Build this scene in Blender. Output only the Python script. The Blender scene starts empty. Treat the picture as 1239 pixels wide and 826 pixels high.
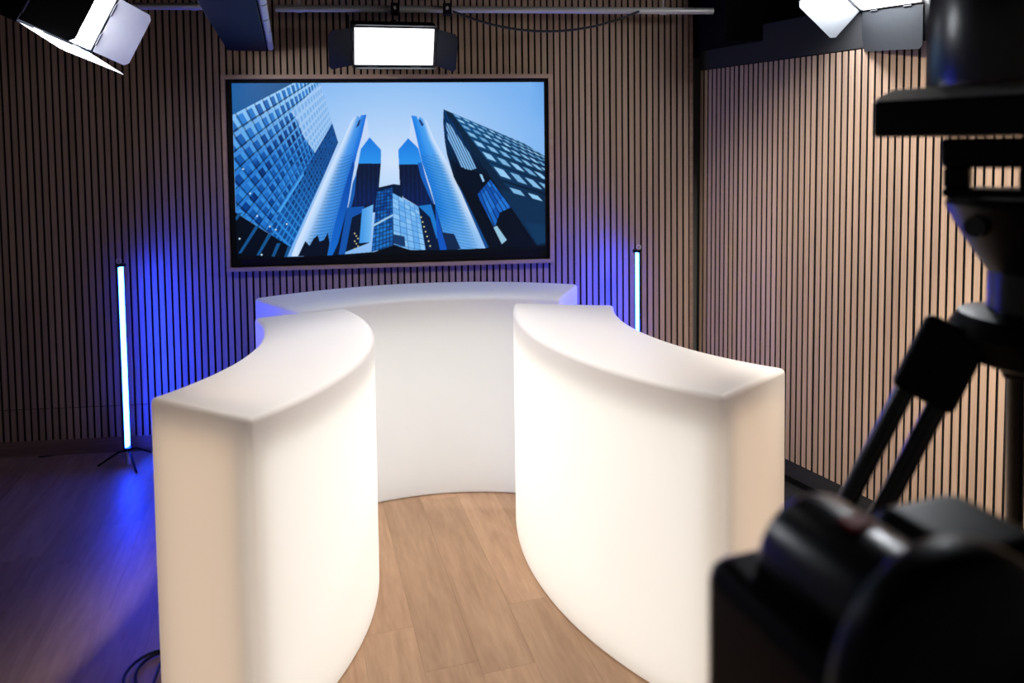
import bpy, bmesh, math, random
import numpy as np
from mathutils import Vector, Matrix, Euler
random.seed(7)
scene = bpy.context.scene
COL = scene.collection
PI = math.pi
rad = math.radians

# ------------------------------------------------------------------ camera
FW = Vector((0.0993, 0.9939, -0.0485)).normalized()
CAM_LOC = Vector((0, -4.5551, 1.828))
YAW, PITCH, ROLL = 0.09955, 0.04852, 0.01264
fw = Vector((math.sin(YAW)*math.cos(PITCH), math.cos(YAW)*math.cos(PITCH), -math.sin(PITCH)))
rt = Vector((math.cos(YAW), -math.sin(YAW), 0))
dn = fw.cross(rt)
rt2 = rt*math.cos(ROLL) + dn*math.sin(ROLL)
dn2 = dn*math.cos(ROLL) - rt*math.sin(ROLL)
cam = bpy.data.cameras.new('camera')
camo = bpy.data.objects.new('camera', cam); COL.objects.link(camo)
M = Matrix((rt2, -dn2, -fw)).transposed().to_4x4(); M.translation = CAM_LOC
camo.matrix_world = M
cam.sensor_width = 36.0
cam.lens = 876.36/1239*36
cam.shift_y = -192.72/1239
cam.clip_start = 0.05
cam.dof.use_dof = True
cam.dof.focus_distance = 3.4
cam.dof.aperture_fstop = 2.0
scene.camera = camo

# ------------------------------------------------------------------ world, exposure
w = bpy.data.worlds.new('world'); scene.world = w; w.use_nodes = True
w.node_tree.nodes['Background'].inputs[0].default_value = (1.0, 0.90, 0.84, 1)
w.node_tree.nodes['Background'].inputs[1].default_value = 0.075
scene.view_settings.view_transform = 'Standard'
scene.view_settings.look = 'None'
scene.view_settings.exposure = 0.0
scene.view_settings.gamma = 1.0
KEY_L, KEY_R, KEY_M = 58.0, 66.0, 3.0       # radiance of the three LED faces in view
GLOW = 2.48                                  # warm LED boards inside the white counters
SPOT_W, FILL_SPOT_W, FILL_DOWN_W = 400.0, 270.0, 108.0                   # right wall spotlight; added unseen fills for wall foot and aisle
END = 2.05                                     # warm LED boards behind the counters' front ends
TUBE = 165.0

# ------------------------------------------------------------------ materials
def new_mat(name):
    m = bpy.data.materials.new(name); m.use_nodes = True
    nt = m.node_tree; b = nt.nodes['Principled BSDF']
    return m, nt, b
def N(nt, t, **kw):
    n = nt.nodes.new(t)
    for k, v in kw.items():
        if k in n.inputs: n.inputs[k].default_value = v
        else: setattr(n, k, v)
    return n
def simple(name, col, rough=.5, metal=0., noise=.0, scale=30., bump=0., spec=.5):
    m, nt, b = new_mat(name)
    b.inputs['Roughness'].default_value = rough; b.inputs['Metallic'].default_value = metal
    b.inputs['Specular IOR Level'].default_value = spec
    tc = N(nt, 'ShaderNodeTexCoord'); nz = N(nt, 'ShaderNodeTexNoise', Scale=scale, Detail=4.)
    nt.links.new(tc.outputs['Object'], nz.inputs['Vector'])
    mx = N(nt, 'ShaderNodeMix', data_type='RGBA')
    c0 = [c*(1-noise) for c in col]; c1 = [min(1, c*(1+noise)) for c in col]
    mx.inputs['A'].default_value = (*c0, 1); mx.inputs['B'].default_value = (*c1, 1)
    nt.links.new(nz.outputs['Fac'], mx.inputs['Factor']); nt.links.new(mx.outputs['Result'], b.inputs['Base Color'])
    if bump:
        bp = N(nt, 'ShaderNodeBump', Strength=bump, Distance=.002)
        nt.links.new(nz.outputs['Fac'], bp.inputs['Height']); nt.links.new(bp.outputs['Normal'], b.inputs['Normal'])
    return m
def wood(name, c_dark, c_light, axis, rough, var=.16, s_long=.9, s_cross=26., bump=.15):
    """wood with grain along the object's own axis, tone varying from piece to piece"""
    m, nt, b = new_mat(name); L = nt.links.new
    tc = N(nt, 'ShaderNodeTexCoord'); oi = N(nt, 'ShaderNodeObjectInfo')
    mul = N(nt, 'ShaderNodeVectorMath', operation='MULTIPLY')
    s = [s_cross]*3; s[axis] = s_long
    mul.inputs[1].default_value = s
    add = N(nt, 'ShaderNodeVectorMath', operation='ADD')
    sc = N(nt, 'ShaderNodeMath', operation='MULTIPLY'); sc.inputs[1].default_value = 53.
    L(oi.outputs['Random'], sc.inputs[0])
    L(tc.outputs['Object'], mul.inputs[0]); L(mul.outputs[0], add.inputs[0]); L(sc.outputs[0], add.inputs[1])
    n1 = N(nt, 'ShaderNodeTexNoise', Scale=1., Detail=6., Roughness=.6, Distortion=.8)
    L(add.outputs[0], n1.inputs['Vector'])
    mul2 = N(nt, 'ShaderNodeVectorMath', operation='MULTIPLY'); mul2.inputs[1].default_value = [x*4 for x in s]
    L(tc.outputs['Object'], mul2.inputs[0])
    n2 = N(nt, 'ShaderNodeTexNoise', Scale=1., Detail=3.); L(mul2.outputs[0], n2.inputs['Vector'])
    mixf = N(nt, 'ShaderNodeMath', operation='MULTIPLY_ADD'); mixf.inputs[1].default_value = .35
    L(n2.outputs['Fac'], mixf.inputs[0]); L(n1.outputs['Fac'], mixf.inputs[2])
    ramp = N(nt, 'ShaderNodeValToRGB')
    ramp.color_ramp.elements[0].position = .45; ramp.color_ramp.elements[0].color = (*c_dark, 1)
    ramp.color_ramp.elements[1].position = .85; ramp.color_ramp.elements[1].color = (*c_light, 1)
    L(mixf.outputs[0], ramp.inputs['Fac'])
    hsv = N(nt, 'ShaderNodeHueSaturation')
    mr = N(nt, 'ShaderNodeMapRange'); mr.inputs['To Min'].default_value = 1-var; mr.inputs['To Max'].default_value = 1+var
    L(oi.outputs['Random'], mr.inputs['Value']); L(mr.outputs[0], hsv.inputs['Value'])
    L(ramp.outputs['Color'], hsv.inputs['Color']); L(hsv.outputs['Color'], b.inputs['Base Color'])
    b.inputs['Roughness'].default_value = rough; b.inputs['Specular IOR Level'].default_value = .28
    bp = N(nt, 'ShaderNodeBump', Strength=bump, Distance=.001)
    L(mixf.outputs[0], bp.inputs['Height']); L(bp.outputs['Normal'], b.inputs['Normal'])
    return m
def emit(name, col, strength):
    m = bpy.data.materials.new(name); m.use_nodes = True; nt = m.node_tree; nt.nodes.clear()
    e = N(nt, 'ShaderNodeEmission'); e.inputs[0].default_value = (*col, 1); e.inputs[1].default_value = strength
    o = N(nt, 'ShaderNodeOutputMaterial'); nt.links.new(e.outputs[0], o.inputs[0]); return m

M_SLAT = wood('slat_oak', (.29, .19, .132), (.385, .268, .192), 2, .55, var=.10, s_long=1.2, s_cross=60.)
M_PLANK = wood('floor_oak', (.38, .226, .137), (.52, .33, .207), 0, .45, var=.10, s_long=2.2, s_cross=16., bump=.12)
M_SKIRT = wood('skirting_oak', (.16, .10, .07), (.24, .155, .11), 0, .5, var=.03)
M_FRAME = wood('frame_oak', (.34, .215, .15), (.42, .28, .20), 0, .5, var=.05)
M_FELT = simple('black_felt', (.006, .006, .006), .95, noise=.3, scale=200., spec=.1)
M_WHITE = simple('white_polyethylene', (.86, .84, .815), .42, noise=.015, scale=6., spec=.35)
_m, _nt, _b = M_WHITE, M_WHITE.node_tree, M_WHITE.node_tree.nodes['Principled BSDF']
_tr = N(_nt, 'ShaderNodeBsdfTranslucent'); _tr.inputs[0].default_value = (.92, .88, .83, 1)   # thin glowing plastic skin
_mx = N(_nt, 'ShaderNodeMixShader'); _mx.inputs[0].default_value = .35
_out = _nt.nodes['Material Output']
_nt.links.new(_b.outputs[0], _mx.inputs[1]); _nt.links.new(_tr.outputs[0], _mx.inputs[2]); _nt.links.new(_mx.outputs[0], _out.inputs[0])
M_BLACK = simple('black_plastic', (.0035, .0035, .0042), .36, noise=.2, scale=60., spec=.12)
M_SATIN = simple('black_satin_metal', (.005, .005, .006), .28, noise=.2, scale=80.)
M_MATTE = simple('black_matte_paint', (.004, .004, .005), .7, noise=.2, scale=40., spec=.15)
M_DOOR = simple('dark_door_steel', (.010, .011, .020), .6, .0, noise=.1, scale=50., spec=.08)
M_DOOR_W = simple('pale_door_sheet', (.42, .42, .43), .45, .1, noise=.05, scale=50.)
M_DOOR_G = simple('grey_door_sheet', (.05, .053, .058), .42, .3, noise=.1, scale=50.)
M_NAVY = simple('dark_navy_paint', (.006, .007, .013), .6, noise=.15, scale=20., spec=.12)
M_STEEL = simple('galvanised_steel', (.50, .49, .47), .38, .35, noise=.12, scale=40.)
M_ALU = simple('aluminium', (.70, .71, .73), .38, .6, noise=.08, scale=60.)
M_DARKALU = simple('dark_anodised_aluminium', (.05, .05, .06), .4, .8, noise=.08, scale=60.)
M_GREY = simple('grey_wall_paint', (.10, .10, .10), .8, noise=.05, scale=8.)
M_SHADED = simple('shaded_grey_paint', (.028, .028, .029), .85, noise=.05, scale=8., spec=.1)  # the grey wall paint with soffit shade mixed into the colour
M_CEIL = simple('black_ceiling_paint', (.005, .005, .006), .9, noise=.2, scale=8., spec=.05)
M_CARPET = simple('dark_studio_floor', (.018, .017, .017), .7, noise=.25, scale=60., spec=.3)
M_CABLE = simple('black_rubber', (.008, .008, .009), .5, noise=.2, scale=90.)
M_GLASS = emit('warm_lens_glow', (1., .93, .86), 6.)
M_RED = simple('red_plastic', (.45, .02, .02), .5, noise=.1, scale=40., spec=.1)
M_LENS = simple('lens_glass', (.004, .004, .008), .06, noise=.1, scale=20., spec=.9)

# ------------------------------------------------------------------ mesh helpers
class MB:
    def __init__(s): s.v = []; s.f = []
    def _add(s, vs, fs):
        o = len(s.v); s.v += [tuple(x) for x in vs]; s.f += [tuple(i+o for i in f) for f in fs]; return s
    def box(s, c, d, R=None):
        x, y, z = d[0]/2, d[1]/2, d[2]/2
        vs = [Vector((a*x, b*y, e*z)) for a, b, e in ((-1,-1,-1),(1,-1,-1),(1,1,-1),(-1,1,-1),(-1,-1,1),(1,-1,1),(1,1,1),(-1,1,1))]
        if R is not None: vs = [R @ p for p in vs]
        vs = [p + Vector(c) for p in vs]
        return s._add(vs, [(0,3,2,1),(4,5,6,7),(0,1,5,4),(1,2,6,5),(2,3,7,6),(3,0,4,7)])
    def cyl(s, p0, p1, r0, r1=None, n=20, cap=True):
        return s.tube([p0, p1], [r0, r0 if r1 is None else r1], n, cap)
    def tube(s, pts, r, n=12, cap=True):
        pts = [Vector(p) for p in pts]; k = len(pts)
        rr = r if isinstance(r, (list, tuple)) else [r]*k
        vs, fs = [], []; up = None
        for i, p in enumerate(pts):
            t = (pts[min(i+1, k-1)] - pts[max(i-1, 0)]).normalized()
            if up is None:
                up = Vector((0, 0, 1)) if abs(t.z) < .9 else Vector((1, 0, 0))
            a = t.cross(up).normalized(); b = a.cross(t).normalized(); up = b
            for j in range(n):
                q = 2*PI*j/n; vs.append(p + rr[i]*(math.cos(q)*a + math.sin(q)*b))
        for i in range(k-1):
            for j in range(n):
                j2 = (j+1) % n
                fs.append((i*n+j, i*n+j2, (i+1)*n+j2, (i+1)*n+j))
        if cap:
            fs.append(tuple(range(n-1, -1, -1))); fs.append(tuple(range((k-1)*n, k*n)))
        return s._add(vs, fs)
    def prism(s, poly, z0, z1, R=None, T=None):
        n = len(poly)
        vs = [Vector((x, y, z0)) for x, y in poly] + [Vector((x, y, z1)) for x, y in poly]
        if R is not None: vs = [R @ p for p in vs]
        if T is not None: vs = [p + Vector(T) for p in vs]
        return s._add(vs, [tuple(range(n-1, -1, -1)), tuple(range(n, 2*n))] + [(i, (i+1) % n, n+(i+1) % n, n+i) for i in range(n)])
    def lathe(s, prof, c, R=None, n=32):
        vs, fs = [], []; k = len(prof)
        for r, z in prof:
            for j in range(n):
                q = 2*PI*j/n; p = Vector((r*math.cos(q), r*math.sin(q), z))
                if R is not None: p = R @ p
                vs.append(p + Vector(c))
        for i in range(k-1):
            for j in range(n):
                fs.append((i*n+j, i*n+(j+1) % n, (i+1)*n+(j+1) % n, (i+1)*n+j))
        fs.append(tuple(range(n-1, -1, -1))); fs.append(tuple(range((k-1)*n, k*n)))
        return s._add(vs, fs)
    def mesh(s, name, mat, smooth=None):
        me = bpy.data.meshes.new(name); me.from_pydata(s.v, [], s.f); me.update()
        bm = bmesh.new(); bm.from_mesh(me); bmesh.ops.recalc_face_normals(bm, faces=bm.faces); bm.to_mesh(me); bm.free()
        if mat: me.materials.append(mat)
        if smooth:
            me.shade_smooth(); me.set_sharp_from_angle(angle=rad(smooth))
        return me
def link(name, me, parent=None, loc=None, bevel=0., seg=2):
    o = bpy.data.objects.new(name, me); COL.objects.link(o)
    if parent: o.parent = parent
    if loc is not None: o.location = loc
    if bevel:
        b = o.modifiers.new('bevel', 'BEVEL'); b.width = bevel; b.segments = seg; b.limit_method = 'ANGLE'; b.angle_limit = rad(35)
        b.harden_normals = True
        me.shade_smooth()
        if not me.get('s'): me.set_sharp_from_angle(angle=rad(35))
    return o
def part(name, mb, mat, parent, smooth=40, bevel=0., seg=2, label=None, loc=None):
    o = link(name, mb.mesh(name, mat, smooth), parent, loc, bevel, seg)
    if label: o['label'] = label
    return o
def thing(name, label, cat, loc=(0, 0, 0), rot=None, group=None):
    o = bpy.data.objects.new(name, None); COL.objects.link(o); o.location = loc
    o.empty_display_size = .1
    if rot is not None: o.rotation_euler = rot
    o['label'] = label; o['category'] = cat
    if group: o['group'] = group
    return o
def tag(o, label, cat, group=None):
    o['label'] = label; o['category'] = cat
    if group: o['group'] = group
    return o
def struct(name, mb, mat, label, smooth=None, loc=None):
    o = link(name, mb.mesh(name, mat, smooth), None, loc); o['kind'] = 'structure'; o['label'] = label; o['category'] = name.split('_')[0]
    return o

def frame_ring(mb, outer, inner, y0, y1):
    """one closed rectangular frame lying in x-z, from y0 to y1"""
    vs = [(x, y, z) for y in (y0, y1) for ring_ in (outer, inner) for x, z in ring_]
    fs = []
    for i in range(4):
        j = (i+1) % 4
        fs += [(i, j, 4+j, 4+i), (8+i, 12+i, 12+j, 8+j), (i, 8+i, 8+j, j), (4+i, 4+j, 12+j, 12+i)]
    return mb._add(vs, fs)
def rect(w, h): return [(-w/2, -h/2), (w/2, -h/2), (w/2, h/2), (-w/2, h/2)]

# ------------------------------------------------------------------ back wall: backing and slats
P = .04; X0 = -2.5909; SW = .0285; SD = .014
I0, I1 = -19, 104                       # slat columns
ZB, ZS, ZT = .094, .289, 2.765
xl, xr = X0 + P*I0, X0 + P*(I1+1) + .004
wall_back = struct('wall_back', MB().box(((xl+xr)/2, SD+.03, (ZT+.02)/2), (xr-xl, .06, ZT+.02)), M_FELT,
                   'dark felt back wall carrying vertical oak acoustic slats behind the television')
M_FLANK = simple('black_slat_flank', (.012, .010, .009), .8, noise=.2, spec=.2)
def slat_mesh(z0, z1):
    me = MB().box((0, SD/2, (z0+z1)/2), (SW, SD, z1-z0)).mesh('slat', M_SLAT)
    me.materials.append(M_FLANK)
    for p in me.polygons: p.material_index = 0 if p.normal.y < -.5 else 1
    return me
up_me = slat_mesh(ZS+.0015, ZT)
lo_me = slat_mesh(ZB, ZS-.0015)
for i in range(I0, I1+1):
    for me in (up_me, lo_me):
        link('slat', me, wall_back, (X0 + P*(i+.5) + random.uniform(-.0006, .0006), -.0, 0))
struct('baseboard_back', MB().box(((xl+xr)/2, SD/2, .046), (xr-xl, SD, .092)), M_SKIRT, 'plain wood skirting under the slats of the back wall')
# end strip that closes the slatted wall at the right
struct('trim_1', MB().box((xr+.011, .04, 1.36), (.022, .08, 2.7)), M_SKIRT, 'thin dark wood end strip closing the right end of the slatted back wall')

# ------------------------------------------------------------------ right wall
TH, EL, L1, L2 = 1.19072, -.00643, .00461, -.0026
PR = Vector((1.78161, .23227, -.0717))
u = Vector((math.cos(TH)*math.cos(EL), -math.sin(TH)*math.cos(EL), math.sin(EL)))
nn = Vector((-math.sin(TH), -math.cos(TH), 0))       # points into the room
vv = (Vector((0, 0, 1)) + L1*u + L2*nn).normalized()
nin = u.cross(vv).normalized()
if nin.dot(Vector((-1, 0, 0))) < 0: nin = -nin
KW = .962
RW = Matrix((u*KW, -nin*KW, vv*KW)).transposed().to_4x4(); RW.translation = CAM_LOC + KW*(PR-CAM_LOC)
NS = 82
wr = MB().box(((NS*P)/2-.02, SD+.03, 1.245), (NS*P+.04, .06, 2.66))
wall_right = struct('wall_right', wr, M_FELT, 'dark felt side wall carrying bright vertical oak slats at the right')
wall_right.matrix_world = RW
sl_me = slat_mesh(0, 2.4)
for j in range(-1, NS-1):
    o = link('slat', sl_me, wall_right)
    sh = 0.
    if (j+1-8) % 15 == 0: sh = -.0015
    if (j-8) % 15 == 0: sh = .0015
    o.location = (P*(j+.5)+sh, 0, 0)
br = struct('baseboard_right', MB().box((NS*P/2-.02, SD/2, -.053), (NS*P+.04, SD-.004, .09)), M_CARPET, 'black skirting below the slats of the right wall')
br.matrix_world = RW
# upper strip of grey wall, soffit shade put into its colour; niche wall behind
ug = struct('wall_upper', MB().box((NS*P/2-.02, SD-.004, 2.52), (NS*P+.04, .02, .226)), M_SHADED, 'grey strip of wall above the right slats, coloured darker for soffit shade')
ug.matrix_world = RW
struct('wall_niche', MB().box((1.68, .42, 1.3), (.9, .06, 2.94)), M_GREY, 'grey painted wall in the dark gap between the two slatted walls')
struct('trim_2', MB().box((2.33, -.02, 2.60), (1.3, .80, .33)), M_CEIL, 'black soffit box over the corner right of the slatted back wall')
struct('ceiling', MB().box((0, -2.2, 2.81), (7.4, 5.4, .08)), M_CEIL, 'black painted studio ceiling')

# ------------------------------------------------------------------ floor: podium slab, dark lower floor, planks
XE = 1.52
YN = -5.3
fl = MB().box(((xl+XE)/2, (YN+.07)/2, -.094), (XE-xl, .07-YN, .170))
floor = struct('floor', fl, M_CARPET, 'wood plank studio floor on a low dark platform')
low = struct('floor_lower', MB().box(((XE+4.4)/2, -2.4, -.205), (4.4-XE, 5.8, .07)), M_CARPET, 'dark lower floor along the right wall')
def clip(poly, a, b, c):
    out = []
    for i in range(len(poly)):
        p, q = poly[i], poly[(i+1) % len(poly)]
        dp, dq = a*p[0]+b*p[1]-c, a*q[0]+b*q[1]-c
        if dp <= 0: out.append(p)
        if dp*dq < 0:
            t = dp/(dp-dq); out.append((p[0]+t*(q[0]-p[0]), p[1]+t*(q[1]-p[1])))
    return out
PA = PI/2 + .19                          # plank direction: away from the lens and a little left
ca, sa = math.cos(PA), math.sin(PA)
PWD, PLN = .192, 1.29
bounds = (xl, XE, YN+.02, 0.)
for r in range(-24, 26):
    off = random.uniform(0, PLN)
    for k in range(-6, 7):
        s0, t0 = k*PLN + off, r*PWD
        g = .0003
        loc = [(s0+g, t0+g), (s0+PLN-g, t0+g), (s0+PLN-g, t0+PWD-g), (s0+g, t0+PWD-g)]
        wpoly = [(s*ca - t*sa, s*sa + t*ca - 1.5) for s, t in loc]
        for a, b, c in ((-1, 0, -bounds[0]), (1, 0, bounds[1]), (0, -1, -bounds[2]), (0, 1, bounds[3])):
            if wpoly: wpoly = clip(wpoly, a, b, c)
        if len(wpoly) < 3: continue
        cx, cy = s0*ca - t0*sa, s0*sa + t0*ca - 1.5
        lp = [((x-cx)*ca + (y-cy)*sa, -(x-cx)*sa + (y-cy)*ca) for x, y in wpoly]
        area = abs(sum(lp[i][0]*lp[(i+1) % len(lp)][1]-lp[(i+1) % len(lp)][0]*lp[i][1] for i in range(len(lp))))/2
        if area < .002: continue
        o = link('plank', MB().prism(lp, -.008, 0).mesh('plank', M_PLANK), floor, (cx, cy, 0))
        o.rotation_euler = (0, 0, PA)

# ------------------------------------------------------------------ three curved counters
HD = 1.051
def arc(c, r, a0, a1, n=44):
    return [(c[0]+r*math.cos(rad(a0+(a1-a0)*i/n)), c[1]+r*math.sin(rad(a0+(a1-a0)*i/n))) for i in range(n+1)]
M_GLOW = emit('warm_led_board', (1.0, .965, .91), GLOW)
M_GLOW_B = emit('soft_led_board', (.94, 1.0, 1.06), GLOW*.46)
M_GLOW_E = emit('warm_end_board', (1.0, .78, .60), END)
M_INNER = simple('white_inner_sheet', (.8, .78, .75), .8, noise=.01)
def counter(co, ro, a0, a1, ci, ri, b0, b1, face_in, gm, front, label):
    poly = arc(co, ro, a0, a1) + arc(ci, ri, b0, b1)
    cx = sum(p[0] for p in poly)/len(poly); cy = sum(p[1] for p in poly)/len(poly)
    me = MB().prism([(x-cx, y-cy) for x, y in poly], .003, HD).mesh('curved_counter', M_WHITE)
    o = link('curved_counter', me, None, (cx, cy, 0))
    bv = o.modifiers.new('bevel', 'BEVEL'); bv.width = .018; bv.segments = 4; bv.limit_method = 'ANGLE'; bv.angle_limit = rad(35); bv.harden_normals = True
    me.shade_smooth(); me.set_sharp_from_angle(angle=rad(35))
    wn = o.modifiers.new('wn', 'WEIGHTED_NORMAL'); wn.keep_sharp = False; wn.weight = 80
    # curved LED board standing inside, its lit side towards the aisle
    r = ri + face_in; k = 24; m0, m1 = b0+(b1-b0)*.02, b0+(b1-b0)*.975
    sgn = -1 if face_in < 0 else 1
    p = [(x-cx, y-cy) for x, y in arc(ci, r, m0, m1, k)]; q = [(x-cx, y-cy) for x, y in arc(ci, r+sgn*.006, m0, m1, k)]
    z0, z1 = .02, .95
    vs = [(x, y, z0) for x, y in p] + [(x, y, z1) for x, y in p]
    lit = MB()._add(vs, [(i, i+1, k+2+i, k+1+i) for i in range(k)])
    part('led_board', lit, gm, o, label='warm glowing LED board inside the counter')
    part('board_back', MB().prism(q + [(x+(q[i][0]-x)*.3, y+(q[i][1]-y)*.3) for i, (x, y) in reversed(list(enumerate(p)))], z0, z1), M_INNER, o, smooth=None)
    # flat LED board behind the front end
    if front is not None:
        e0, e1 = Vector(arc(co, ro, a0, a1)[0]), Vector(arc(ci, ri, b0, b1)[-1])
        t = (e1-e0).normalized(); n_ = Vector((-t.y, t.x))
        if n_.y < 0: n_ = -n_
        c0 = Vector((cx, cy))
        f0, f1 = e0 + t*.02 + n_*.055 - c0, e1 - t*.06 + n_*.055 - c0
        part('led_board', MB()._add([(f0.x, f0.y, .02), (f1.x, f1.y, .02), (f1.x, f1.y, .98), (f0.x, f0.y, .98)], [(0, 1, 2, 3)]), M_GLOW_E, o, smooth=None)
    return tag(o, label, 'counter', 'white curved counters')
counter((-1.735, -1.612), .997, -36, 29.9, (-1.511, -1.642), 1.233, 32.8, -39.7, -.05, M_GLOW, True,
        'white curved counter at the left, bulging toward the aisle, beside the left blue light tube')
counter((1.856, -1.372), 1.053, 230.5, 165.7, (1.883, -1.273), 1.549, 169.5, 228.5, -.05, M_GLOW, True,
        'white curved counter at the right, between the aisle and the slatted side wall')
counter((-.026, -2.063), 1.703, 124.2, 62.3, (.034, -2.014), 1.216, 62.5, 125.7, .10, M_GLOW_B, None,
        'white curved counter at the back under the television, closing the far end of the aisle')

# ------------------------------------------------------------------ television and its picture
def homog(src, dst):
    A = []
    for (x, y), (X, Y) in zip(src, dst):
        A.append([x, y, 1, 0, 0, 0, -X*x, -X*y, -X]); A.append([0, 0, 0, x, y, 1, -Y*x, -Y*y, -Y])
    return np.linalg.svd(np.array(A, float))[2][-1].reshape(3, 3)
def happ(H, x, y):
    d = H[2, 0]*x+H[2, 1]*y+H[2, 2]
    return (H[0, 0]*x+H[0, 1]*y+H[0, 2])/d, (H[1, 0]*x+H[1, 1]*y+H[1, 2])/d
def inside(poly, x, y):
    r = np.zeros(x.shape, bool); n = len(poly)
    for i in range(n):
        (x0, y0), (x1, y1) = poly[i], poly[(i+1) % n]
        if y0 == y1: continue
        c = ((y0 > y) != (y1 > y)) & (x < (x1-x0)*(y-y0)/(y1-y0)+x0)
        r ^= c
    return r
def picture(nx_, ny_):
    """skyscrapers seen from the street, sampled on an nx x ny grid; returns linear rgb"""
    nx, ny = nx_*2, ny_*2                   # painted twice as fine, then averaged
    u_, v_ = np.meshgrid((np.arange(nx)+.5)/nx, (np.arange(ny)+.5)/ny)
    H = homog([(0, 0), (1, 0), (1, 1), (0, 1)], [(283, 102.3), (657.5, 98.6), (659.8, 311), (287.5, 319.5)])
    x, y = happ(H, u_, v_)
    rng = np.random.RandomState(3)
    img = np.zeros(x.shape+(3,))
    def C(*c): return np.array(c, float)
    def mix(a, b, t): t = np.clip(t, 0, 1)[..., None]; return a*(1-t)+b*t
    def put(mask, col):
        img[mask] = col[mask] if getattr(col, 'ndim', 1) == 3 else col
    def cellnoise(i, j, seed=0):
        i = i.astype(int); j = j.astype(int)
        return np.abs(np.sin(i*12.9898+j*78.233+seed*37.7)*43758.5453) % 1.0
    def line(s, wd): f = s-np.floor(s); return np.minimum(f, 1-f) < wd
    def smooth(a, b, t): t = np.clip((t-a)/(b-a), 0, 1); return t*t*(3-2*t)
    # sky
    d = np.hypot((x-475)/190, (y-200)/130)
    sky = mix(C(205, 226, 252), C(122, 178, 240), d*.95)
    sky = mix(sky, C(70, 140, 215), np.clip((x-640)/30, 0, 1)*np.clip((150-y)/60, 0, 1)*.8)
    put(np.ones(x.shape, bool), sky)
    put(inside([(280, 95), (360, 95), (356, 102.5), (280, 147)], x, y),
        mix(C(22, 92, 160), C(42, 84, 132), (x-284)/90+.25*np.sin(x*.9+y*1.7)))
    # big gridded tower at the left: two facades and a dark lobby with slanted columns
    H1 = homog([(394, 81), (402, 152), (345, 246), (284, 142)], [(0, 0), (0, 9), (20, 9), (20, 0)])
    s, t = happ(H1, x, y)
    n1 = cellnoise(np.floor(s), np.floor(t), 1)
    pane = mix(C(8, 62, 140), C(34, 116, 205), n1)
    upper = np.clip((205-y-(x-284)*.22)/75, 0, 1)
    pane = mix(pane, C(66, 146, 225), upper*.7*(.6+.4*n1))
    put_w = inside([(284, 141.5), (356, 102), (388, 101), (402, 152), (366, 216), (330, 290), (287, 262)], x, y)
    fac = pane.copy()
    dark = inside([(300, 215), (318, 190), (345, 160), (353, 138), (358, 143), (368, 168), (380, 187), (372, 205), (352, 200), (330, 222), (310, 250)], x, y)
    fac[dark] = mix(C(6, 46, 112), C(20, 92, 178), n1)[dark]
    big = line(s, .17); fac[big] = mix(C(40, 130, 215), C(150, 205, 250), upper*.9+.1)[big]
    col = line(t, .13); fac[col] = mix(C(34, 116, 205), C(158, 208, 250), upper*.9+.05)[col]
    thin = line(t+.22, .05) | line(s+.3, .05); fac[thin] = (fac*.55)[thin]
    light = inside([(353, 138), (388, 101), (402, 152), (381, 188), (368, 168), (358, 143)], x, y)
    fac[light] = mix(C(120, 172, 230), C(158, 198, 242), 1*(line(t, .2) | line(s, .2)))[light]
    put(put_w, fac)
    H2 = homog([(402, 152), (409, 175), (352, 305), (328, 280)], [(0, 0), (6, 0), (6, 26), (0, 26)])
    s2, t2 = happ(H2, x, y)
    f2 = mix(C(8, 44, 98), C(18, 84, 160), cellnoise(np.floor(s2), np.floor(t2), 2)*.8+np.clip((y-215)/120, 0, .5))
    g = line(s2, .13) | line(t2, .13); f2[g] = mix(C(26, 88, 160), C(44, 132, 215), np.clip((y-190)/90, 0, 1))[g]
    put(inside([(402, 151), (409, 175), (391, 218), (352, 306), (344, 318), (329, 300), (329, 278), (366, 216)], x, y), f2)
    put(inside([(366.5, 213), (368, 215), (339, 262), (337, 260)], x, y), C(70, 160, 235))
    put(inside([(284, 255), (287, 262), (352, 305), (342, 325), (284, 325)], x, y), C(5, 12, 24))
    for k, (xa, ya, xb, yb) in enumerate([(292, 262, 286, 271), (312, 278, 291, 312), (327, 288, 311, 317), (337, 300, 330, 317), (350, 304, 345, 318)]):
        put(inside([(xa-2, ya), (xa+2.5, ya), (xb+2, yb), (xb-1.5, yb)], x, y), C(22, 82, 140))
    for px_, py_ in ((296, 208), (304, 238), (312, 266), (327, 279), (334, 283), (347, 276), (309, 316), (317, 314), (291, 294)):
        put(np.hypot(x-px_, y-py_) < 1.1, C(190, 220, 240))
    # twin curved glass towers
    Lt = [(443, 140.6), (437, 168.5), (428.7, 200), (420, 253), (408, 316), (352, 316), (358, 300), (386, 236), (413, 175.7), (424, 150), (428, 143.5), (433.5, 142), (434.5, 145), (436.5, 141)]
    m = inside(Lt, x, y)
    le = np.interp(y, [143, 176, 236, 306], [427, 413, 386, 355]); re = np.interp(y, [140, 168, 200, 253, 314], [443, 437, 428.7, 420, 408])
    f = (x-le)/(re-le)
    tw = mix(C(206, 226, 252), C(70, 148, 232), smooth(.02, .55, f)); tw = mix(tw, C(26, 112, 218), smooth(.5, 1, f))
    sl = line((y+14*f*f-6*f)/4.2, .17) & (f > .25) & (y > 190); tw[sl] = (tw*.84)[sl]
    sl2 = line(f*22, .12) & (f > .2) & (y > 200); tw[sl2] = (tw*.88)[sl2]
    put(m, tw)
    put(inside([(433.5, 148), (436.5, 146), (434, 154), (430, 157)], x, y), C(34, 56, 110))
    put(inside([(426.5, 197), (428.5, 203), (419, 256), (407, 316), (396, 316), (404, 278), (416, 232)], x, y),
        mix(C(10, 70, 165), C(20, 104, 205), (y-200)/110))
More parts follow.
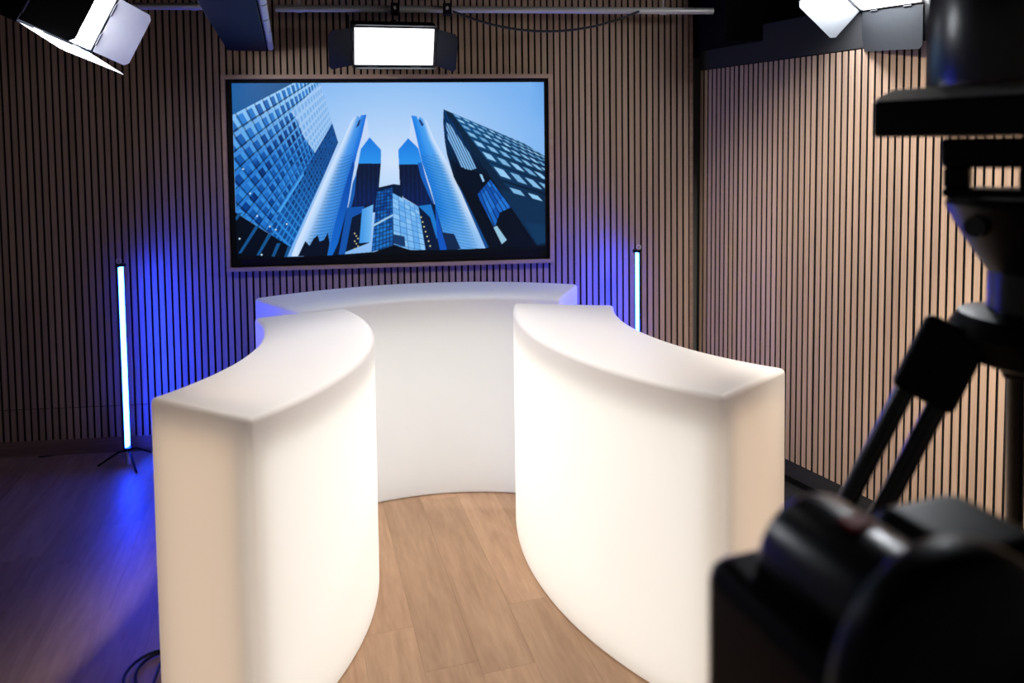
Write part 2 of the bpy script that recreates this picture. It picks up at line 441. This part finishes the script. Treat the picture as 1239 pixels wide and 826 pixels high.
    put(inside([(369, 297), (374, 303), (379, 294), (384, 290), (386, 298), (391, 296), (396, 287), (398, 300), (395, 316), (360, 316)], x, y), C(8, 16, 34))
    put(inside([(443, 140.6), (446, 168), (434, 183), (428, 205), (431, 190), (437, 168)], x, y), C(196, 216, 250))
    # right twin
    m = inside([(496.5, 141.3), (503, 142), (505, 146.5), (506.5, 143), (514.6, 147), (524, 171), (542.6, 205), (562, 248), (587, 308), (540, 310), (533, 282), (525, 253), (519.5, 231), (509.5, 200), (500, 160)], x, y)
    le = np.interp(y, [141, 200, 253, 310], [496.5, 509.5, 525, 540]); re = np.interp(y, [143, 171, 205, 248, 308], [514, 524, 542.6, 562, 587])
    f = (x-le)/(re-le)
    tw = mix(C(30, 128, 228), C(70, 156, 238), smooth(0, .55, f)); tw = mix(tw, C(206, 226, 252), smooth(.55, .98, f))
    tw = mix(tw, C(120, 182, 244), smooth(255, 300, y)*.6)
    sl = line((y+10*(1-f)**2)/4.0, .16) & (f < .8) & (y > 190); tw[sl] = (tw*.85)[sl]
    sl2 = line(f*20, .12) & (y > 200); tw[sl2] = (tw*.9)[sl2]
    put(m, tw)
    put(inside([(505.5, 147), (507.5, 146), (512, 153), (509, 154.5)], x, y), C(30, 60, 120))
    put(inside([(496.5, 141.3), (500, 156), (509.5, 200), (525.5, 254), (523, 253), (512, 215), (503, 182), (493.5, 170)], x, y), C(196, 218, 250))
    put(inside([(534, 287), (548, 289), (556, 308), (540, 310)], x, y), C(16, 40, 76))
    # gabled dark towers
    def gable(pl, ysp):
        mm = inside(pl, x, y)
        g_ = mix(C(26, 120, 222), C(44, 146, 236), (y-170)/30)
        lo = y > ysp
        g2 = mix(C(12, 24, 52), C(8, 30, 84), smooth(ysp, 260, y)*.8)
        ln = line(x/5.3, .07); g2[ln] = (g2*1.5)[ln]
        g_[lo] = g2[lo]; put(mm, g_)
    gable([(446.5, 168.5), (460.2, 184), (460, 200), (457.5, 230), (456, 262), (419, 262), (424, 240), (432, 205), (436, 183)], 201+0*x)
    gable([(492.8, 169.5), (505, 182), (513, 215), (525, 254), (510, 258), (486, 243), (482.5, 228), (480.8, 184)], 202+0*x)
    put(inside([(426, 225), (431, 212), (428, 240), (424, 256), (421, 256)], x, y), C(24, 92, 180))
    put(inside([(504, 200), (509, 200), (524, 254), (517, 240), (508, 218)], x, y), C(22, 96, 190))
    # low centre buildings
    put(inside([(419, 256), (446, 252), (445, 300), (400, 318), (408, 300)], x, y), C(8, 22, 48))
    put(inside([(419, 256), (440, 254), (437, 262), (425, 268), (416, 316), (408, 318)], x, y), C(18, 82, 170))
    put(inside([(456, 231), (475, 226.5), (485, 228), (486, 262), (505, 254), (525, 252), (541, 312), (456, 316)], x, y), C(8, 26, 58))
    H4 = homog([(452, 240), (474, 237), (474, 302), (448, 311)], [(0, 0), (6, 0), (6, 15), (0, 15)]); s, t = happ(H4, x, y)
    c4 = mix(C(10, 60, 140), C(36, 124, 212), cellnoise(np.floor(s), np.floor(t), 4)*.7+np.clip((y-262)/70, 0, .4))
    g = line(s, .12) | line(t, .12); c4[g] = (c4*.5)[g]
    put(inside([(455, 236), (473.5, 231), (474.5, 304), (448, 311)], x, y), c4)
    put(inside([(450, 277), (474, 264), (474, 266.5), (450, 280)], x, y), C(150, 200, 235))
    put(inside([(437, 258), (450.5, 252), (447, 299), (433.5, 300)], x, y), mix(C(66, 150, 230), C(120, 186, 242), (x-436)/14))
    H5 = homog([(473.5, 237.5), (505, 255), (513.5, 310), (474.5, 302)], [(0, 0), (5, 0), (5, 9), (0, 9)]); s, t = happ(H5, x, y)
    c5 = mix(C(96, 168, 235), C(140, 198, 246), cellnoise(np.floor(s), np.floor(t), 5))
    g = line(s, .05) | line(t, .05); c5[g] = C(50, 110, 180)
    put(inside([(473.5, 237.5), (505, 255), (513.5, 311), (495, 309), (475, 302)], x, y), c5)
    put(inside([(474.5, 289), (488, 292), (489, 305), (475, 301)], x, y), C(22, 56, 104))
    put(inside([(505, 254), (520, 252), (529, 285), (527, 296), (519, 268)], x, y), C(30, 120, 205))
    put(inside([(525, 252), (532, 282), (540, 311), (531, 311), (527, 290)], x, y), C(16, 84, 190))
    for k in range(7):
        put(np.hypot(x-(508+k*1.8), y-(268+k*6)) < 1.0, C(190, 190, 150))
        put(np.hypot(x-(428+(k % 3)*2), y-(288+k*3.2)) < .9, C(190, 190, 150))
    # dark leaning tower at the right
    put(inside([(535.4, 133.4), (633, 175.4), (662, 194), (662, 320), (590, 320), (586, 306), (560, 244), (547.5, 218), (539.5, 190), (537, 174), (535, 150)], x, y), C(10, 34, 62))
    lf = inside([(535.4, 133.4), (560.4, 170.5), (592.7, 218), (649, 305), (640, 320), (590, 320), (587, 308), (562, 248), (547.5, 218), (537, 174)], x, y)
    cl = mix(C(10, 58, 112), C(6, 16, 32), np.clip((y-160)/70, 0, 1)+.0*x); st = line((x-(y-133)*.42)/3.4, .2); cl[st] = (cl*.5)[st]
    put(lf, cl)
    put(inside([(538, 150), (543, 152), (556, 172), (566, 187), (575, 207), (566, 210), (557, 205), (549, 186), (541, 170)], x, y) & ~line((x-(y-133)*.45)/3.1, .17), C(128, 184, 236))
    put(inside([(545, 196), (556, 206), (575, 211), (585, 226), (575, 246), (562, 228), (552, 214)], x, y), C(4, 16, 34))
    put(inside([(579, 214), (582, 215), (585, 223), (583, 224)], x, y), C(150, 205, 245))
    H6 = homog([(578, 232), (592, 220), (616, 254), (598, 282)], [(0, 0), (5, 0), (5, 4), (0, 4)]); s, t = happ(H6, x, y)
    c6 = mix(C(14, 76, 168), C(36, 120, 215), cellnoise(np.floor(s), np.floor(t), 6)); g = line(s, .1); c6[g] = C(6, 26, 58)
    put(inside([(576, 240), (592, 221), (617, 256), (604, 262), (597, 282), (590, 268)], x, y), c6)
    put(inside([(596, 281), (600, 279), (612, 297), (606, 302)], x, y), C(150, 196, 222))
    put(inside([(552, 226), (556, 232), (590, 306), (586, 307)], x, y), C(16, 74, 140))
    rf = inside([(535.4, 133.4), (633, 175.4), (662, 194), (662, 300), (649, 303), (592.7, 218), (560.4, 170.5)], x, y)
    cr = mix(C(22, 86, 140), C(10, 40, 72), np.clip((y-150)/120+(x-560)/400, 0, 1))
    q = lambda X, Y: (470+X/6.195, 85+Y/6.195)
    H7 = homog([q(575, 440), q(945, 600), q(845, 790), q(1110, 745)], [(0, 0), (5, 0), (0, 4), (5, 2)]); s, t = happ(H7, x, y)
    seam = line(t+.5, .06); cr[seam] = (cr*.6)[seam]
    win = (np.abs(s-np.round(s)) < .29) & (np.abs(t-np.round(t)) < .25) & (s > -.4) & (t < 5.4)
    cr[win] = mix(C(150, 205, 245), C(90, 150, 200), cellnoise(np.round(s), np.round(t), 8)*.8)[win]
    band = (s < -.45); cr[band] = C(10, 36, 62)
    cr[inside([(600, 232), (662, 250), (662, 300), (649, 303)], x, y)] = C(12, 46, 80)
    put(rf, cr)
    put(inside([(635, 275), (662, 278), (662, 300), (650, 302)], x, y), C(14, 54, 92))
    # dark street level
    put(inside([(280, 312), (340, 317), (400, 315), (452, 311), (474, 303), (496, 309), (540, 309), (590, 307), (662, 304), (662, 330), (280, 330)], x, y), C(5, 9, 16))
    # a screen is seen a little over-bright in its light parts
    c = np.clip(img/255, 0, 1)
    lin = np.where(c <= .04045, c/12.92, ((c+.055)/1.055)**2.4)
    return lin.reshape(ny_, 2, nx_, 2, 3).mean((1, 3))

tv = thing('television', 'large wall television showing blue skyscrapers, in a wooden surround on the slatted back wall', 'television', (-.29, -.02, 1.12))
def tvp(x, y, z): return (x+.29, y+.02, z-1.12)
SX0, SX1, SZ0, SZ1 = -1.239, .662, 1.166, 2.233
# solid casing behind the screen, black bezel ring, wooden surround
ox0, ox1, oz0, oz1 = -1.296, .7165, 1.0925, 2.2815
ix0, ix1, iz0, iz1 = -1.276, .6905, 1.1145, 2.2565
def ring(mb, a, b, y0, y1):
    return frame_ring(mb, [tvp(x, 0, z)[0::2] for x, z in ((a[0], a[2]), (a[1], a[2]), (a[1], a[3]), (a[0], a[3]))],
                      [tvp(x, 0, z)[0::2] for x, z in ((b[0], b[2]), (b[1], b[2]), (b[1], b[3]), (b[0], b[3]))], y0+.02, y1+.02)
part('surround', ring(MB(), (ox0, ox1, oz0, oz1), (ix0, ix1, iz0, iz1), -.040, -.001), M_FRAME, tv, label='thin wooden surround')
part('casing', MB().box(tvp((ix0+ix1)/2, -.006, (iz0+iz1)/2), (ix1-ix0-.002, .010, iz1-iz0-.002)), M_MATTE, tv)
part('bezel', ring(MB(), (ix0+.012, ix1-.010, iz0+.010, iz1-.010), (SX0, SX1, SZ0, SZ1), -.022, -.011), M_MATTE, tv)
NX, NY = 620, 350
rgb = picture(NX, NY)
gx, gz = np.meshgrid(np.linspace(SX0, SX1, NX), np.linspace(SZ1, SZ0, NY))
vco = np.stack([gx.ravel()+.29, np.full(gx.size, -.016+.02), gz.ravel()-1.12], 1)
idx = np.arange(NX*NY).reshape(NY, NX)
quads = np.stack([idx[1:, :-1], idx[1:, 1:], idx[:-1, 1:], idx[:-1, :-1]], -1).reshape(-1, 4)
sm = bpy.data.meshes.new('screen')
sm.vertices.add(len(vco)); sm.vertices.foreach_set('co', vco.ravel())
sm.loops.add(quads.size); sm.loops.foreach_set('vertex_index', quads.ravel().astype(np.int32))
sm.polygons.add(len(quads)); sm.polygons.foreach_set('loop_start', np.arange(0, quads.size, 4, dtype=np.int32))
sm.update(calc_edges=True)
ca_ = sm.color_attributes.new('picture', 'FLOAT_COLOR', 'POINT')
ca_.data.foreach_set('color', np.concatenate([rgb.reshape(-1, 3), np.ones((NX*NY, 1))], 1).ravel().astype(np.float32))
ms = bpy.data.materials.new('screen_glow'); ms.use_nodes = True; nt = ms.node_tree
bs = nt.nodes['Principled BSDF']; bs.inputs['Base Color'].default_value = (.004, .004, .005, 1); bs.inputs['Roughness'].default_value = .35; bs.inputs['Specular IOR Level'].default_value = .08
at = N(nt, 'ShaderNodeAttribute', attribute_name='picture')
nt.links.new(at.outputs['Color'], bs.inputs['Emission Color']); bs.inputs['Emission Strength'].default_value = 1.0
sm.materials.append(ms)
so = link('screen', sm, tv); so['label'] = 'lit screen with a view up at blue glass skyscrapers'

# ------------------------------------------------------------------ blue light tubes
M_TUBE = emit('blue_tube_glow', (.006, .036, 1.0), TUBE)
def light_tube(x, y, face, label):
    t = thing('light_tube', label, 'lamp', (x, y, 0), None, 'blue light tubes on floor feet')
    R = Matrix.Rotation(face, 3, 'Z')         # +X of the tube's own frame is where its diffuser looks
    zb, zt, r = .108, 1.164, .024
    hw, R0 = .024, .058                      # half width of the shallow bowed diffuser and its radius
    a0 = math.asin(hw/R0)
    bow = [(R0*(math.cos(a)-math.cos(a0)), R0*math.sin(a)) for a in [(-a0+2*a0*i/10) for i in range(11)]]
    part('diffuser', MB().prism(bow + [(-.004, hw), (-.004, -hw)], zb, zt, R), M_TUBE, t, smooth=50, label='glowing blue diffuser')
    hous = [(r*1.05*math.cos(a)-.0045, (hw+.001)*math.sin(a)) for a in [(PI/2+PI*i/12) for i in range(13)]]
    part('housing', MB().prism(hous, zb-.004, zt+.004, R), M_DARKALU, t, smooth=50)
    part('end_cap', MB().cyl((0, 0, zt+.004), (0, 0, zt+.02), r*1.08, n=20), M_BLACK, t)
    part('end_cap', MB().cyl((0, 0, zb-.02), (0, 0, zb-.004), r*1.08, n=20), M_BLACK, t)
    ring_ = [(-.012+.014*math.cos(a)*1.0, 0, zt+.034+.014*math.sin(a)) for a in [2*PI*i/14 for i in range(15)]]
    part('hanging_loop', MB().tube([R @ Vector(p) for p in ring_], .003, 6), M_STEEL, t)
    part('foot_pole', MB().cyl((0, 0, .0), (0, 0, .09), .011, n=14), M_ALU, t)
    for k in range(3):
        a = rad(186 + 120*k)
        part('leg', MB().tube([(0, 0, .083), (.05*math.cos(a), .05*math.sin(a), .078), (.165*math.cos(a), .165*math.sin(a), .007)], .006, 8), M_BLACK, t)
    return t
light_tube(-1.842, -.19, rad(-6), 'glowing blue upright light tube on a small tripod foot, left of the white counters')
light_tube(1.208, -.19, rad(180+6), 'glowing blue upright light tube rising behind the right white counter')

# ------------------------------------------------------------------ ceiling lights with barn doors
def studio_light(C, yaw, tilt, roll, aL, aR, aB, aT, label, glow, w=.48, h=.27, L=.20, pole=.3, dm=None):
    t = thing('studio_light', label, 'lamp', C, None, 'LED studio lights with barn doors')
    Rm = (Matrix.Rotation(yaw, 3, 'Z') @ Matrix.Rotation(tilt, 3, 'X') @ Matrix.Rotation(roll, 3, 'Y'))
    t.rotation_euler = Rm.to_euler()
    part('body', MB().box((0, .055, 0), (w+.03, .09, h+.03)), M_MATTE, t, bevel=.008)
    fr = frame_ring(MB(), rect(w+.026, h+.026), rect(w-.002, h-.002), -.010, .0095)
    part('front_frame', fr, M_SATIN, t)
    part('led_panel', MB().box((0, .004, 0), (w-.004, .008, h-.004)), emit('led_panel_glow', (.94, .98, 1.04), glow), t, label='glowing white LED face')
    def door(side, ang):
        # each door is a thin sheet hinged on one edge of the frame
        horiz = side in 'LR'
        sg = -1 if side in 'LB' else 1
        base = (w if horiz else h)/2+.012
        ln = (h if horiz else w)/2
        out = Vector((sg, 0, 0)) if horiz else Vector((0, 0, sg))
        alo = Vector((0, 0, 1)) if horiz else Vector((1, 0, 0))
        d = math.cos(ang)*out + math.sin(ang)*Vector((0, -1, 0))
        nrm = d.cross(alo).normalized()
        o0 = base*out + Vector((0, -.012, 0))
        c = .02
        pl = [(0, -ln), (L*.98-c, -ln), (L*.98, -ln+c), (L*.98, ln-c), (L*.98-c, ln), (0, ln)]
        vs = [o0 + a*d + b*alo + s*.0012*nrm for s in (-1, 1) for a, b in pl]
        n = len(pl)
        mb = MB()._add(vs, [tuple(range(n)), tuple(range(n, 2*n))] + [(i, (i+1) % n, n+(i+1) % n, n+i) for i in range(n)])
        dd = part('barn_door', mb, dm or M_DOOR, t, smooth=None)
        dd.data.materials.append(M_MATTE)
        n_in = math.sin(ang)*-out + math.cos(ang)*Vector((0, -1, 0))
        for p in dd.data.polygons: p.material_index = 0 if p.normal.dot(n_in) > .5 else 1
        for q in (-.55, .55):
            part('hinge', MB().cyl(o0 + (q*ln-.03)*alo, o0 + (q*ln+.03)*alo, .006, n=10), M_DARKALU, dd)
        return dd
    door('L', aL); door('R', aR); door('B', aB); door('T', aT)
    # yoke bracket and hanger in the light's own frame
    for q in (-1, 1):
        part('yoke_arm', MB().box((q*(w/2+.03), .05, .06), (.006, .03, h/2+.10)), M_MATTE, t)
    upv = Rm.transposed() @ Vector((0, 0, 1))
    p0 = Vector((0, .06, h/2+.01))
    top = p0 + upv*max(.02, pole)
    part('hanger', MB().cyl(p0, top, .016, n=14), M_MATTE, t)
    return t
studio_light((-1.532, -1.306, 2.441), 1.427, .445, .129, 2.113, .363, 1.443, .95,
             'LED studio light with lit barn doors hanging at the upper left', KEY_L, pole=.19, dm=M_DOOR_W)
studio_light((2.041, -1.291, 2.567), -1.704, .842, .157, 1.548, .35, .784, 1.0,
             'LED studio light with grey barn doors hanging in front of the right slatted wall', KEY_R, pole=.09, dm=M_DOOR_G)
studio_light((-.248, -.26, 2.420), .199, .397, -.016, .608, .942, 1.80, 1.30,
             'small LED studio light glaring above the television with dark side doors', KEY_M, w=.46, h=.22, L=.17, pole=.02)

def aim(C, T):
    d = (Vector(T)-Vector(C)).normalized()          # the face looks along -Y of its own frame
    return math.atan2(d.x, -d.y), math.asin(-d.z)
def spotlight(C, T, power, size, blend, label, pole, col=(1., .95, .91)):
    t = thing('studio_spotlight', label, 'lamp', C)
    ya, ti = aim(C, T)
    Rm = Matrix.Rotation(ya, 3, 'Z') @ Matrix.Rotation(ti, 3, 'X')
    t.rotation_euler = Rm.to_euler()
    R = Matrix.Rotation(PI/2, 3, 'X')           # lathe axis +Z -> -Y
    part('housing', MB().lathe([(.06, -.20), (.085, -.17), (.095, -.05), (.095, .0)], (0, .03, 0), R, 32), M_MATTE, t)
    part('lens', MB().lathe([(.085, -.002), (.085, .002)], (0, .0285, 0), R, 32), M_GLASS, t)
    part('hanger', MB().cyl((0, .13, .0), Vector((0, .13, 0)) + Rm.transposed() @ Vector((0, 0, pole)), .014, n=12), M_MATTE, t)
    ld = bpy.data.lights.new('beam', 'SPOT'); ld.energy = power; ld.spot_size = rad(size); ld.spot_blend = blend; ld.shadow_soft_size = .07
    ld.color = col
    lo = bpy.data.objects.new('beam', ld); COL.objects.link(lo); lo.parent = t; lo.location = (0, -.05, 0); lo.rotation_euler = (-PI/2, 0, 0)
spotlight((.75, -3.0, 2.52), (2.30, -1.45, .98), SPOT_W, 70, .7, 'black studio spotlight hanging above the frame, aimed at the right slatted wall', .22, (1., .93, .80))
spotlight((1.25, -3.05, 2.52), (2.52, -1.98, .35), FILL_SPOT_W, 50, .8, 'added unseen warm spotlight over the tripod, brightening the foot of the right wall', .22, (1., .90, .74))  # fill lamp added out of view to lift the lower right wall
spotlight((.03, -1.87, 2.62), (.03, -1.85, 0), FILL_DOWN_W, 72, .6, 'added unseen downlight brightening the counter tops and the middle of the aisle', .14)  # overhead fill added out of view for counter tops and aisle floor

# ------------------------------------------------------------------ pipes, beam, cables under the ceiling
def lighting_pipe(p0, p1, label, coup):
    t = thing('lighting_pipe', label, 'pipe', p0)
    d = Vector(p1)-Vector(p0)
    part('tube', MB().cyl((0, 0, 0), d, .019, n=18), M_STEEL, t)
    for c in coup:
        q = d*c; e = d.normalized()*.018
        part('coupling', MB().cyl(q-e, q+e, .0225, n=18), M_STEEL, t)
        part('drop_rod', MB().cyl(q+Vector((0, 0, .0225)), q+Vector((0, 0, .14)), .007, n=8), M_STEEL, t)
    return t
PY = -.33
lighting_pipe((-2.62, PY, 2.628), (-1.20, PY, 2.630), 'left length of grey lighting pipe, ending at the dark ceiling beam', (.35, .9))
lighting_pipe((-.90, PY, 2.622), (1.64, PY, 2.622), 'long grey lighting pipe above the television', (.05, .88))
def clamp(x, label):
    JAW = MB(); jv = frame_ring(MB(), rect(.062, .062), rect(.044, .044), -.025, .025).v; JAW._add([(y, x_, z) for x_, y, z in jv], frame_ring(MB(), rect(1, 1), rect(.5, .5), 0, 1).f)
    c = thing('pipe_clamp', label, 'clamp', (x, PY, 2.622), None, 'clamps on the long lighting pipe')
    part('jaw', JAW, M_MATTE, c)
    part('bolt', MB().cyl((0, -.06, 0), (0, -.0312, 0), .008, n=10), M_STEEL, c)
clamp(-.235, 'black clamp on the pipe directly above the small LED light')
clamp(.06, 'black clamp on the pipe right of the small LED light, where the drooping cable starts')
# dark beam running toward the lens
bd = Vector((.197, -.98, 0)).normalized(); bs_ = Vector((.98, .197, 0))
Rb = Matrix((bs_, bd, Vector((0, 0, 1)))).transposed()
b0 = Vector((-1.138, -.028, 0))
bm_ = thing('ceiling_beam', 'dark navy boxed beam under the ceiling, left of the television', 'beam', (b0.x, b0.y, 2.425), (0, 0, 0))
part('boxing', MB().box(bd*.95 + Vector((0, 0, .17)), (.225, 1.9, .34), Rb), M_NAVY, bm_, bevel=.004)
for k in range(5):  # long lengths, short couplings
    c0 = bs_*.134 + Vector((0, 0, .018)); a_ = .03 + .36*k
    part('conduit', MB().cyl(c0 + bd*a_, c0 + bd*(a_+.335), .018, n=14), M_STEEL, bm_)
    part('conduit_joint', MB().cyl(c0 + bd*(a_+.335), c0 + bd*(a_+.36), .013, n=14), M_MATTE, bm_)
def sag(p0, p1, s, n=24):
    p0, p1 = Vector(p0), Vector(p1)
    return [p0.lerp(p1, i/n) - Vector((0, 0, s*4*(i/n)*(1-i/n))) for i in range(n+1)]
tag(link('cable', MB().tube(sag((.09, PY-.034, 2.606), (1.18, PY-.034, 2.612), .115), .007, 8).mesh('cable', M_CABLE, 60)),
    'thin black cable drooping from the pipe right of the small LED light', 'cable')
lp = []
for i in range(60):
    a = 2*PI*i/28+1.0; rr = .085+.012*math.sin(i*.37)+.0008*i
    lp.append((-1.015+rr*math.cos(a)*.8, -1.985+rr*math.sin(a), .007+.00025*i))
lp += [(-1.0-.02*i, -2.1-.1*i, .007) for i in range(5)]
tag(link('cable', MB().tube(lp, .0055, 8).mesh('cable', M_CABLE, 60)), 'coiled black cable lying on the floor beside the left white counter', 'cable')

# ------------------------------------------------------------------ tripod with a black camera, right foreground
TX, TY = .912, -3.53
tri = thing('tripod', 'black twin-tube camera tripod with fluid head at the right, carrying the upper black camera', 'tripod', (TX, TY, 0))
part('fluid_head_bowl', MB().lathe([(.055, 1.615), (.062, 1.625), (.085, 1.66), (.108, 1.70), (.122, 1.730), (.115, 1.742)], (0, 0, 0), n=32), M_BLACK, tri)
RH = Matrix.Rotation(rad(-41.7), 3, 'Z')           # the head is turned towards the wall on the right
part('lower_plate', MB().box(RH @ Vector((-.022, 0, 1.747)), (.20, .08, .014), RH), M_BLACK, tri, bevel=.004)
part('side_post', MB().box(RH @ Vector((-.103, 0, 1.770)), (.036, .07, .032), RH), M_BLACK, tri, bevel=.004)
part('drag_block', MB().box(RH @ Vector((.028, 0, 1.770)), (.10, .07, .032), RH), M_BLACK, tri, bevel=.004)
part('top_plate', MB().box(RH @ Vector((-.022, 0, 1.810)), (.205, .09, .048), RH), M_BLACK, tri, bevel=.008)
part('neck', MB().cyl((0, 0, 1.55), (0, 0, 1.625), .062, n=28), M_SATIN, tri)
part('spider', MB().lathe([(.06, 1.475), (.10, 1.49), (.118, 1.53), (.10, 1.558), (.06, 1.565)], (0, 0, 0), n=32), M_BLACK, tri)
part('pan_knob', MB().cyl((-.118, -.02, 1.70), (-.095, -.01, 1.70), .016, n=16), M_SATIN, tri)
def leg(dirx, diry, sp_):
    out = Vector((dirx, diry, 0)).normalized()
    h0 = out*.115 + Vector((0, 0, 1.525)); d = (Vector((dirx, diry, -1))).normalized()
    side = d.cross(Vector((.66, .75, 0))).normalized()
    ln = (1.525-.012)/(-d.z)
    R3 = Matrix((side, d.cross(side).normalized(), d)).transposed()
    l = part('leg', MB().box(h0 + d*.05, (sp_*2+.045, .05, .13), R3), M_BLACK, tri, bevel=.012)
    for q in (-1, 1):
        part('leg_tube', MB().cyl(h0 + side*sp_*q + d*.11, h0 + side*sp_*q + d*ln*.52, .0150, n=14), M_SATIN, l)
    part('leg_clamp', MB().box(h0 + d*ln*.5, (sp_*2+.05, .05, .07), R3), M_BLACK, l, bevel=.01)
    part('lower_leg', MB().cyl(h0 + d*ln*.45, h0 + d*ln, .014, n=14), M_SATIN, l)
    part('rubber_foot', MB().cyl(h0 + d*(ln-.035), h0 + d*ln, .02, n=14), M_CABLE, l)
leg(-.46, .10, .024)
leg(.27, .30, .024)
leg(.34, -.34, .024)

cm = thing('studio_camera', 'black remote studio camera on the tripod at the upper right edge', 'camera', (TX, TY, 1.836), (0, 0, rad(-58)))
part('base', MB().prism([(-.19, -.13), (.17, -.13), (.19, -.11), (.19, .11), (.17, .13), (-.19, .13)], .0, .058), M_BLACK, cm, bevel=.006, seg=2)
rim = [(-.19, -.13), (.17, -.13), (.19, -.11), (.19, .11), (.17, .13), (-.19, .13)]
rv = [(x, y, .058) for x, y in rim] + [(x*.88, y*.84, .0765) for x, y in rim]
part('highlight_rim', MB()._add(rv, [tuple(range(6)), tuple(range(6, 12))] + [(i, (i+1) % 6, 6+(i+1) % 6, 6+i) for i in range(6)]), M_ALU, cm, smooth=None, label='chamfered rim coloured pale as a highlight')  # pale metal stands in for the lamp highlight on the black base
part('turret', MB().lathe([(.148, .076), (.15, .08), (.15, .225), (.142, .255), (.11, .28), (.05, .29)], (0, 0, 0), n=48), M_SATIN, cm)
part('lens', MB().cyl((.14, 0, .16), (.185, 0, .16), .045, n=28), M_LENS, cm)

# ------------------------------------------------------------------ nearest black camera, bottom right
A = Vector((.331, -3.926, 1.450)); B = Vector((.359, -4.055, 1.450))
ctrw = (A+B)/2
st = thing('camera_stand', 'black column stand below the nearest camera at the bottom right', 'stand', (ctrw.x, ctrw.y, 0))
part('column', MB().cyl((0, 0, .03), (0, 0, 1.255), .03, n=20), M_SATIN, st)
part('base_plate', MB().cyl((0, 0, .0), (0, 0, .03), .20, n=36), M_BLACK, st)
part('head_plate', MB().box((0, 0, 1.262), (.14, .14, .014)), M_BLACK, st, bevel=.003)
O = Vector((ctrw.x, ctrw.y, 1.27))
c2 = thing('studio_camera', 'black drum-shaped remote camera close to the lens at the bottom right corner', 'camera', O)
ax = (B-A).normalized(); sd = Vector((-ax.y, ax.x, 0))       # sd points to the right of the picture
ctr = ctrw - O; hl = (B-A).length/2
def frame(d):
    z = d.normalized(); x = Vector((0, 0, 1)).cross(z).normalized(); return Matrix((x, z.cross(x), z)).transposed()
Rx = frame(ax); Rz = Matrix((sd, -ax, Vector((0, 0, 1)))).transposed()
part('head_drum', MB().lathe([(.046, -hl), (.056, -hl+.008), (.058, -hl+.014), (.058, hl)], ctr, Rx, n=48), M_SATIN, c2)
part('tally_strip', MB().box(ctr + Vector((0, 0, .0575)), (.022, .018, .006), Rz), M_RED, c2, label='small red mark on top of the drum')
part('base', MB().box(ctr + sd*.02 + ax*.01 + Vector((0, 0, -.0875)), (.235, .19, .185), Rz), M_BLACK, c2, bevel=.02, seg=3)
part('yoke_arm', MB().lathe([(.085, 0), (.097, .008), (.10, .016), (.10, .034), (.097, .042), (.085, .05)], ctr + ax*(hl+.001) - sd*.0 + Vector((0, 0, -.012)), Rx, n=48), M_BLACK, c2)
part('rear_housing', MB().box(ctr + sd*.115 + Vector((0, 0, -.03)), (.11, .11, .14), Rz), M_BLACK, c2, bevel=.02, seg=3)
part('lens', MB().cyl(ctr - ax*(hl-.002), ctr - ax*(hl+.006), .036, n=28), M_LENS, c2)
